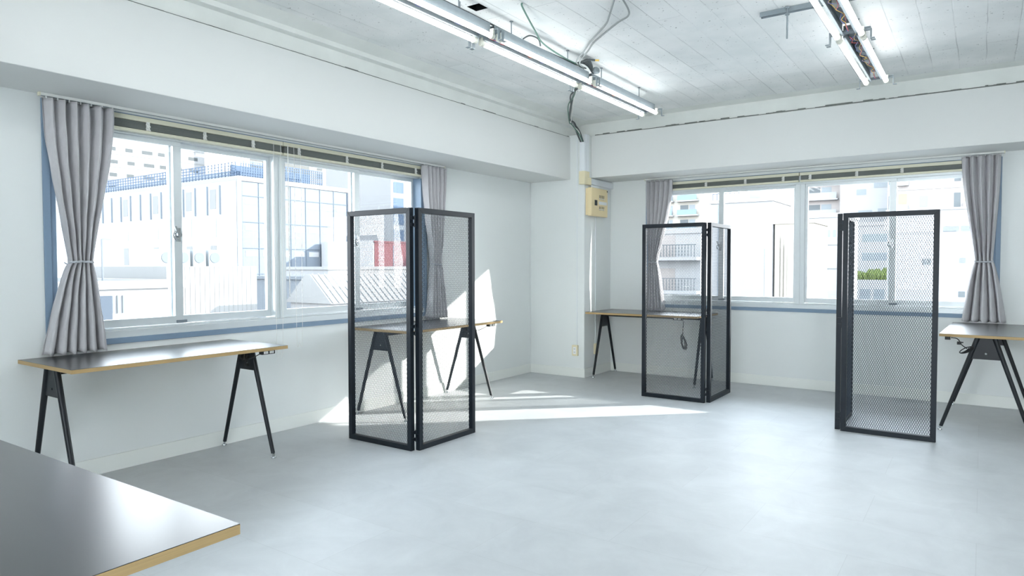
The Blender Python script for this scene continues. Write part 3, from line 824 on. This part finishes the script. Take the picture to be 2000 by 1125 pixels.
# ------------------------------------------------------------------ the city outside
GZ = -15.0
struct(MB().box(-260, 120, YB + 1.5, 260, GZ - .5, GZ).box(-260, XL - 1.5, -120, YB + 1.5, GZ - .5, GZ).build('ground', E_['street']))
def building(label, x0, x1, y0, y1, z1, m, loc=None, cat='building', name='building', parapet=.5, pm=None):
    t = thing(name, label, cat, ((x0 + x1) / 2, (y0 + y1) / 2, GZ))
    t['o'] = 0; del t['o']
    ox, oy = (x0 + x1) / 2, (y0 + y1) / 2
    b = MB(); b.box(x0 - ox, x1 - ox, y0 - oy, y1 - oy, 0, z1 - GZ)
    b.build('wall', m, t)
    if parapet:
        p = MB(); h = z1 - GZ; e = .12
        X0, X1, Y0, Y1 = x0 - ox, x1 - ox, y0 - oy, y1 - oy
        p.box(X0 - e, X1 + e, Y0 - e, Y0 + .3, h + .002, h + parapet); p.box(X0 - e, X1 + e, Y1 - .3, Y1 + e, h + .002, h + parapet)
        p.box(X0 - e, X0 + .3, Y0 + .3, Y1 - .3, h + .002, h + parapet); p.box(X1 - .3, X1 + e, Y0 + .3, Y1 - .3, h + .002, h + parapet)
        p.build('parapet', pm or m, t)
    return t, ox, oy
_cache = {}
def put(t, ox, oy, face, u, z, w, h, m, name='window', depth=.03, frame=None):
    """a window / panel on the +x or -y face; face = ('x', X) or ('y', Y); u along the wall"""
    key = (face[0], round(w, 3), round(h, 3), m.name, depth, name)
    if key not in _cache:
        b = MB()
        if face[0] == 'x': b.box(-.02, depth, 0, w, 0, h)
        else: b.box(0, w, -depth, .02, 0, h)
        _cache[key] = b.mesh(name, m)
    o = bpy.data.objects.new(name, _cache[key]); COL.objects.link(o); o.parent = t
    o.location = (face[1] - ox, u - oy, z - GZ) if face[0] == 'x' else (u - ox, face[1] - oy, z - GZ)
    return o
def slab(t, ox, oy, x0, x1, y0, y1, z0, z1, m, name):
    return MB().box(x0 - ox, x1 - ox, y0 - oy, y1 - oy, z0 - GZ, z1 - GZ).build(name, m, t)

# -- office block opposite the wider window (corner towards us)
X = -70.0; s = 2.5; cy = 46.0; top = 1.25 + 4.14 * s
t, ox, oy = building('broad office block with blue-grey window side and white end, opposite the wider window', X - 48, X, cy, cy + 17.2, top - .55, E_['bluegrey'], pm=E_['white_sundim'], parapet=.55)
slab(t, ox, oy, X - 48, X + .05, cy - .25, cy - .002, GZ, top - .56, E_['white'], 'end_wall')
slab(t, ox, oy, X + .002, X + .25, cy - .25, cy + .25, GZ, top - .56, E_['white_sundim'], 'corner_pier')
slab(t, ox, oy, X + .002, X + .3, cy + 16.3, cy + 17.2, GZ, top - .56, E_['white_sundim'], 'corner_pier')
for r in range(7):
    zc = top - 3.15 - r * 3.02
    for k in range(7):
        u = cy + .85 + k * 2.24
        put(t, ox, oy, ('x', X), u, zc, 1.55, .62, E_['white'] if r < 4 else E_['win_sundim'], 'window')
for k in range(8): slab(t, ox, oy, X + .002, X + .06, cy + .36 + k * 2.24, cy + .44 + k * 2.24, GZ, top - .6, E_['joint'], 'joint_fin')
for r in range(7): slab(t, ox, oy, X + .0025, X + .05, cy + .3, cy + 16.3, top - 2.25 - r * 3.02, top - 2.17 - r * 3.02, E_['joint'], 'joint_band')
for k in range(16):
    u = X - 3.2 - k * 2.6
    put(t, ox, oy, ('y', cy - .25), u, top - 4.3, .14, 3.4, E_['fin'], 'facade_fin', .2)
    if k in (1, 3, 6, 9):
        for r in range(6): put(t, ox, oy, ('y', cy - .25), u + .5, top - 3.6 - r * 3.3, 1.25, 2.3, E_['winlight'] if r % 2 else E_['pale_sundim'], 'window')
for k in range(3): put(t, ox, oy, ('y', cy - .25), X - 9.5 + k * 3.2, top - 17.5, 1.9, 4.2, E_['glassblue'], 'window')
# roof-top lattice screen
def lattice(x0, y0, x1, y1, z0, z1, n, rows, name, label, m):
    t = thing(name, label, 'roof screen', (x0, y0, z0)); b = MB()
    for k in range(n + 1):
        f = k / n; b.bar((f * (x1 - x0), f * (y1 - y0), 0), (f * (x1 - x0), f * (y1 - y0), z1 - z0), .10, .10, up=(1, 0, 0))
    b.build('post', m, t)
    b = MB()
    for r in range(rows + 1): b.bar((0, 0, .06 + (z1 - z0 - .12) * r / rows), (x1 - x0, y1 - y0, .06 + (z1 - z0 - .12) * r / rows), .07, .09)
    b.build('rail', m, t)
    return t
q = lattice(X - 1.2, cy + 1.2, X - 1.2, cy + 13.0, top, top + 2.0, 36, 6, 'roof_screen', 'blue-grey lattice screen on the roof of the office block', E_['screen'])
MB().box(-2.2, -2.0, 0, 11.5, 0, 1.7).build('back_panel', E_['screen'], q)
q = lattice(X - 44, cy + 1.0, X - 2, cy + 1.0, top, top + 1.9, 60, 5, 'roof_screen', 'long lattice screen on the white end of the office block roof', E_['screen'])
MB().box(4, 40, 1.2, 1.5, 0, 1.2).build('back_panel', E_['winlight'], q)
# -- tall pale tower at far left
t, ox, oy = building('tall white apartment tower behind the office block at left', -190, -160, 68, 96, 46, E_['white_sundim'])
for r in range(10):
    for k in range(7):
        put(t, ox, oy, ('x', -160), 69.5 + k * 3.7 + (r % 3) * .2, 18.5 + r * 2.9, 1.6 if k % 3 else 2.4, .8, E_['win_sundim'], 'window')
    slab(t, ox, oy, -159.99, -159.93, 68, 96, 17.7 + r * 2.9, 18.0 + r * 2.9, E_['pale_sundim'], 'floor_band')
# -- gridded tower right of it
t, ox, oy = building('white high-rise with a regular grid of small windows, behind the office block', -165, -140, 112, 141, 60, E_['warm_sundim'])
for k in range(7):
    for r in range(13):
        put(t, ox, oy, ('x', -140), 114.4 + k * 3.75, 4.2 + r * 2.15, 1.7, 1.15, E_['win_sundim'], 'window')
# -- glass tower
t, ox, oy = building('blue glass office tower with white piers at the right edge of the wider window', -120, -100, 100.5, 113, 40, E_['white_sundim'])
for k in range(3):
    for r in range(8):
        put(t, ox, oy, ('x', -100), 101.2 + k * 3.9, 3.2 + r * 3.3, 3.0, 2.25, E_['glassblue'], 'window')
        put(t, ox, oy, ('x', -100), 101.2 + k * 3.9, 5.6 + r * 3.3, 3.0, .7, E_['winlight'], 'spandrel')
# -- red fronted block and low grey roofs seen through the first screen
t, ox, oy = building('low block with red front behind the first mesh screen', -69.4, -60, 57.5, 64.5, 4.1, E_['red'], parapet=.2)
put(t, ox, oy, ('x', -60), 60.6, .2, .12, 3.6, E_['joint'], 'panel_joint'); put(t, ox, oy, ('x', -60), 57.5, .4, 7.0, .5, E_['grey'], 'wall_band')
slab(t, ox, oy, -69.4, -60.05, 57.3, 57.498, GZ, 4.3, E_['white'], 'end_wall')
t, ox, oy = building('grey flat roofed block below the red front', -50, -40, 34, 45, .2, E_['grey'], parapet=.25)
put(t, ox, oy, ('x', -40), 36.5, -2.6, 2.4, 2.1, E_['white_sundim'], 'wall_panel'); put(t, ox, oy, ('x', -40), 40.2, -2.6, .9, 2.2, E_['dark'], 'door')
t, ox, oy = building('white roof block crossing the gap between office block and red front', -58.9, -51, 44, 70, .9, E_['white_sundim'], parapet=.3)
# -- ribbed roof hut
t = thing('roof_hut', 'small hut with ribbed sloping roof just outside, beside the first mesh screen', 'hut', (-20.0, 16.7, 0))
MB().box(-2.2, .1, .1, 5.9, GZ, -.16).build('wall', E_['white_sundim'], t)
b = MB(); b.prism([(-2.4, -.15), (-1.2, .92), (-.9, .92), (.3, -.15)], 1, 0, 6)
for k in range(21): b.bar((.31, .1 + k * .29, -.12), (-.9, .1 + k * .29, .95), .05, .03, up=(1, 0, 1))
b.build('ribbed_roof', E_['pale_sundim'], t)
# -- low roofs at lower left
t, ox, oy = building('low white roof with a pole lamp, lower left of the wider window', -34, -22, 6.0, 12.3, .55, E_['white_sundim'], parapet=.25)
slab(t, ox, oy, -22.001, -21.9, 9.62, 10.05, -.9, .35, E_['dark'], 'dark_hatch')
for k in range(14): put(t, ox, oy, ('x', -22), 8.3 + k * .16, -.2, .04, .55, E_['grey'], 'rail_bar', .05)
b = MB(); b.tube([(-22.6 - ox, 10.1 - oy, .8 - GZ), (-22.6 - ox, 10.1 - oy, 2.1 - GZ)], .03, 8); b.bar((-22.6 - ox, 10.1 - oy, 2.1 - GZ), (-22.6 - ox, 10.35 - oy, 2.1 - GZ), .06, .05); b.build('lamp_pole', E_['grey'], t)
t, ox, oy = building('pale ribbed metal box building with air units on top, lower middle of the wider window', -29, -23.5, 12.6, 16.2, 1.25, E_['pale_sundim'], parapet=0)
for k in range(18): put(t, ox, oy, ('x', -23.5), 12.7 + k * .19, GZ + 8, .03, 1.25 - GZ - 8, E_['pale_sundim'], 'rib', .012)
for k in range(4):
    o = thing('air_unit', ['leftmost', 'second', 'third', 'rightmost'][k] + ' grey air conditioning unit in the row on the pale metal box building', 'air conditioner', (-24.2, 12.95 + k * .62, 1.252), 0, 'air units on the pale roof')
    MB().box(-.35, .1, -.25, .25, 0, .62).build('casing', E_['winlight'], o); MB().lathe([(.2, 0), (.2, .02)], 16).build('fan_grille', E_['grey'], o, loc=(.101, 0, .32)).rotation_euler = (0, pi / 2, 0)

# -- beyond the smaller window
def balconies(t, ox, oy, y, cols, zs, rail_m, win_m, slab_m, wall_d=.9):
    for (u0, u1) in cols:
        for z in zs:
            slab(t, ox, oy, u0 - .2, u1 + .2, y - wall_d, y - .002, z - .22, z, slab_m, 'balcony_slab')
            slab(t, ox, oy, u0, u1, y - wall_d, y - wall_d + .06, z + .001, z + 1.05, rail_m, 'balcony_rail')
            put(t, ox, oy, ('y', y), u0 + .35, z + .05, (u1 - u0) * .42, 1.95, win_m, 'window')
            put(t, ox, oy, ('y', y), u0 + .45 + (u1 - u0) * .44, z + .05, (u1 - u0) * .3, 1.95, E_['winlight'], 'window')
t, ox, oy = building('tall apartment block with pale blue balcony fronts at left of the smaller window', -58, -45.5, 132, 145, 34, E_['warm'])
balconies(t, ox, oy, 132, [(-54.0, -51.7), (-50.6, -46.6)], [5.6 + 2.9 * k for k in range(8)], E_['balcony'], E_['win'], E_['white'], .9)
t, ox, oy = building('near white apartment block with dark balcony railings behind the middle screen', -31.0, -20.9, 60, 70, 4.2, E_['white'])
for k in range(5):
    z = 2.05 - 3.05 * k
    slab(t, ox, oy, -28.6, -20.9, 58.9, 59.998, z - .32, z - .02, E_['white'], 'balcony_slab')
    for q in range(26): slab(t, ox, oy, -28.4 + q * .29, -28.34 + q * .29, 58.95, 59.0, z, z + 1.05, E_['win'], 'balcony_bar')
    slab(t, ox, oy, -28.5, -20.95, 58.93, 59.02, z + 1.051, z + 1.12, E_['win'], 'balcony_rail')
    put(t, ox, oy, ('y', 60), -27.2, z, 2.2, 2.0, E_['winlight'], 'window'); put(t, ox, oy, ('y', 60), -24.9, z, 1.6, 2.0, E_['pinkish'], 'window')
t, ox, oy = building('plain white pump house wall with pipes, centre left of the smaller window', -15.6, -11.5, 47, 52, 5.55, E_['white'], parapet=0)
slab(t, ox, oy, -15.8, -11.4, 46.8, 52.2, 5.551, 5.75, E_['white'], 'roof_edge')
slab(t, ox, oy, -14.2, -12.0, 46.9, 46.998, GZ, 2.4, E_['doorpale'], 'door_panel')
for x in (-15.1, -14.75): MB().tube([(x - ox, 46.9 - oy, GZ - GZ + .2), (x - ox, 46.9 - oy, 5.4 - GZ)], .05, 8).build('drain_pipe', E_['fin'], t)
slab(t, ox, oy, -13.3, -12.4, 48.0, 49.0, 5.752, 6.6, E_['winlight'], 'water_tank')
MB().tube([(-12.9 - ox, 48.5 - oy, 6.6 - GZ), (-12.9 - ox, 48.5 - oy, 9.2 - GZ)], .03, 6).build('aerial', E_['grey'], t)
b = MB()
for k in range(8): b.bar((-15.6 - ox + k * .3, 47.2 - oy, 5.75 - GZ), (-15.6 - ox + k * .3, 47.2 - oy, 6.25 - GZ), .04, .04, up=(1, 0, 0))
b.bar((-15.6 - ox, 47.2 - oy, 6.25 - GZ), (-13.4 - ox, 47.2 - oy, 6.25 - GZ), .05, .05); b.build('roof_railing', E_['screen'], t)
t, ox, oy = building('cream rendered annex with stacked pipes right of the pump house', -11.375, -9.0, 47.1, 52, 4.0, E_['warm'], parapet=.2)
for k in range(3): MB().tube([(-11.1 + k * .22 - ox, 46.95 - oy, .2), (-11.1 + k * .22 - ox, 46.95 - oy, (3.6 - .5 * k) - GZ)], .07, 8).build('drain_pipe', E_['warm'], t)
slab(t, ox, oy, -9.9, -9.45, 46.8, 47.098, 1.0, 1.35, E_['pale'], 'vent_hood')
t, ox, oy = building('distant pinkish apartment block with rows of balconies, centre of the smaller window', -30, -19.5, 125, 135, 26, E_['pinkish'])
balconies(t, ox, oy, 125, [(-25.4, -20.2)], [9.6, 12.5, 15.4], E_['pale'], E_['win'], E_['white'], .8)
t, ox, oy = building('distant white block with strip windows right of the pinkish apartments', -19.3, -12.0, 122, 132, 19, E_['white'])
for z, u, w_ in ((12.6, -16.9, 1.4), (13.6, -14.4, 2.4), (9.2, -16.6, 2.0), (9.4, -13.8, 1.6), (16.0, -16.2, 3.0)): put(t, ox, oy, ('y', 122), u, z, w_, .9, E_['winlight'], 'window')
t, ox, oy = building('long white building with a ribbon of small windows behind the mesh screen at right', -17.5, -12.5, 84, 92, 6.7, E_['white'])
for k in range(9): put(t, ox, oy, ('y', 84), -17.1 + k * .62, 4.5, .36, .8, E_['winlight'], 'window')
for z in (3.6, .9): slab(t, ox, oy, -17.5, -12.5, 83.9, 83.998, z, z + .12, E_['pale'], 'floor_band')
MB().tube([(-13.2 - ox, 83.85 - oy, .2), (-13.2 - ox, 83.85 - oy, 2.6 - GZ)], .09, 8).build('drain_pipe', E_['win'], t)
t, ox, oy = building('beige apartment block with recessed balconies at upper right of the smaller window', -11.7, 6.6, 114.4, 124, 29, E_['pinkish'])
for z in (5.6, 9.3, 13.1, 16.8):
    for u in (-11.6, -3.5):
        put(t, ox, oy, ('y', 114.4), u + .05, z, .8, 2.2, E_['win'], 'window'); put(t, ox, oy, ('y', 114.4), u + 1.3, z, 1.1, 2.4, E_['beigetone'], 'recess')
        slab(t, ox, oy, u + 1.2, u + 2.6, 113.7, 114.398, z - .25, z + .8, E_['pale'], 'balcony_front')
    put(t, ox, oy, ('y', 114.4), -7.6, z + .4, 1.0, 1.6, E_['winlight'], 'window')
    slab(t, ox, oy, -11.7, 6.6, 114.32, 114.398, z - .9, z - .72, E_['pale'], 'floor_band')
t, ox, oy = building('big blank white wall building with a few tiny windows at right of the smaller window', -6.1, 4.5, 60, 70, 5.4, E_['white'], parapet=.15)
for u, z, w_, h in ((-2.45, 3.75, 1.0, .42), (-1.35, 3.75, 1.0, .42), (-1.42, 1.40, .42, .42), (-1.42, -1.1, .42, .42), (-3.75, 1.3, .55, .45)): put(t, ox, oy, ('y', 60), u, z, w_, h, E_['win'], 'window')
t, ox, oy = building('terraced building with a green planter behind the right-hand screen', -14.2, -8.6, 101, 112, 6.5, E_['white'])
for z in (1.9, 4.4): put(t, ox, oy, ('y', 101), -13.2, z, 3.6, 1.0, E_['winlight'], 'window')
slab(t, ox, oy, -14.2, -8.6, 98, 100.998, GZ, -.6, E_['white'], 'terrace')
g = MB(); rr = random.Random(9)
for k in range(150):
    x = rr.uniform(-14.1, -9.0) - ox; y = rr.uniform(98.4, 99.6) - oy; h = rr.uniform(.5, 1.7) * (.6 + .5 * (x + ox + 14.1) / 5)
    g.tube([(x, y, -.6 - GZ), (x + rr.uniform(-.2, .2), y, -.6 - GZ + h * .6), (x + rr.uniform(-.3, .3), y, -.6 - GZ + h)], [.16, .26, .05], 6)
g.build('planter_hedge', E_['green'], t)
for k in range(3): put(t, ox, oy, ('y', 98), -13.0 + 1.6 * k, -3.2, 1.2, 1.4, E_['winlight'], 'window')

# ------------------------------------------------------------------ light, sky, camera
sun = bpy.data.lights.new('sun', 'SUN'); sun.energy = 13.0; sun.angle = radians(.53); sun.color = (1, .965, .90)
so = bpy.data.objects.new('sun', sun); COL.objects.link(so)
el, az = radians(20), radians(43.3)
S = Vector((cos(el) * cos(az), cos(el) * sin(az), sin(el)))
so.rotation_euler = S.to_track_quat('Z', 'Y').to_euler()
W = bpy.data.worlds.new('sky'); SC.world = W; W.use_nodes = True
nt = W.node_tree; bg = nt.nodes['Background']
tc = nt.nodes.new('ShaderNodeTexCoord'); sp = nt.nodes.new('ShaderNodeSeparateXYZ'); cr = nt.nodes.new('ShaderNodeValToRGB')
nt.links.new(tc.outputs['Generated'], sp.inputs[0]); nt.links.new(sp.outputs['Z'], cr.inputs[0])
cr.color_ramp.elements[0].position = 0; cr.color_ramp.elements[0].color = (.96, .98, 1, 1)
cr.color_ramp.elements[1].position = .7; cr.color_ramp.elements[1].color = (.78, .89, 1, 1)
nt.links.new(cr.outputs[0], bg.inputs['Color']); bg.inputs['Strength'].default_value = 7.0

cam = bpy.data.cameras.new('camera'); cam.sensor_width = 36; cam.lens = 1322.43 * 36 / 2000; cam.clip_start = .05; cam.clip_end = 600
co = bpy.data.objects.new('camera', cam); COL.objects.link(co)
pi_, ya, ro = .032639, .606756, -.001362
fw = Vector((-sin(ya) * cos(pi_), cos(ya) * cos(pi_), -sin(pi_))); rt = Vector((cos(ya), sin(ya), 0)); up = rt.cross(fw)
rt2 = rt * cos(ro) + up * sin(ro); up2 = up * cos(ro) - rt * sin(ro)
co.matrix_world = Matrix(((rt2.x, up2.x, -fw.x, 0), (rt2.y, up2.y, -fw.y, 0), (rt2.z, up2.z, -fw.z, 1.25), (0, 0, 0, 1)))
SC.camera = co
SC.view_settings.view_transform = 'Standard'; SC.view_settings.look = 'None'; SC.view_settings.gamma = 1
SC.view_settings.use_curve_mapping = False; SC.view_settings.exposure = 0.90
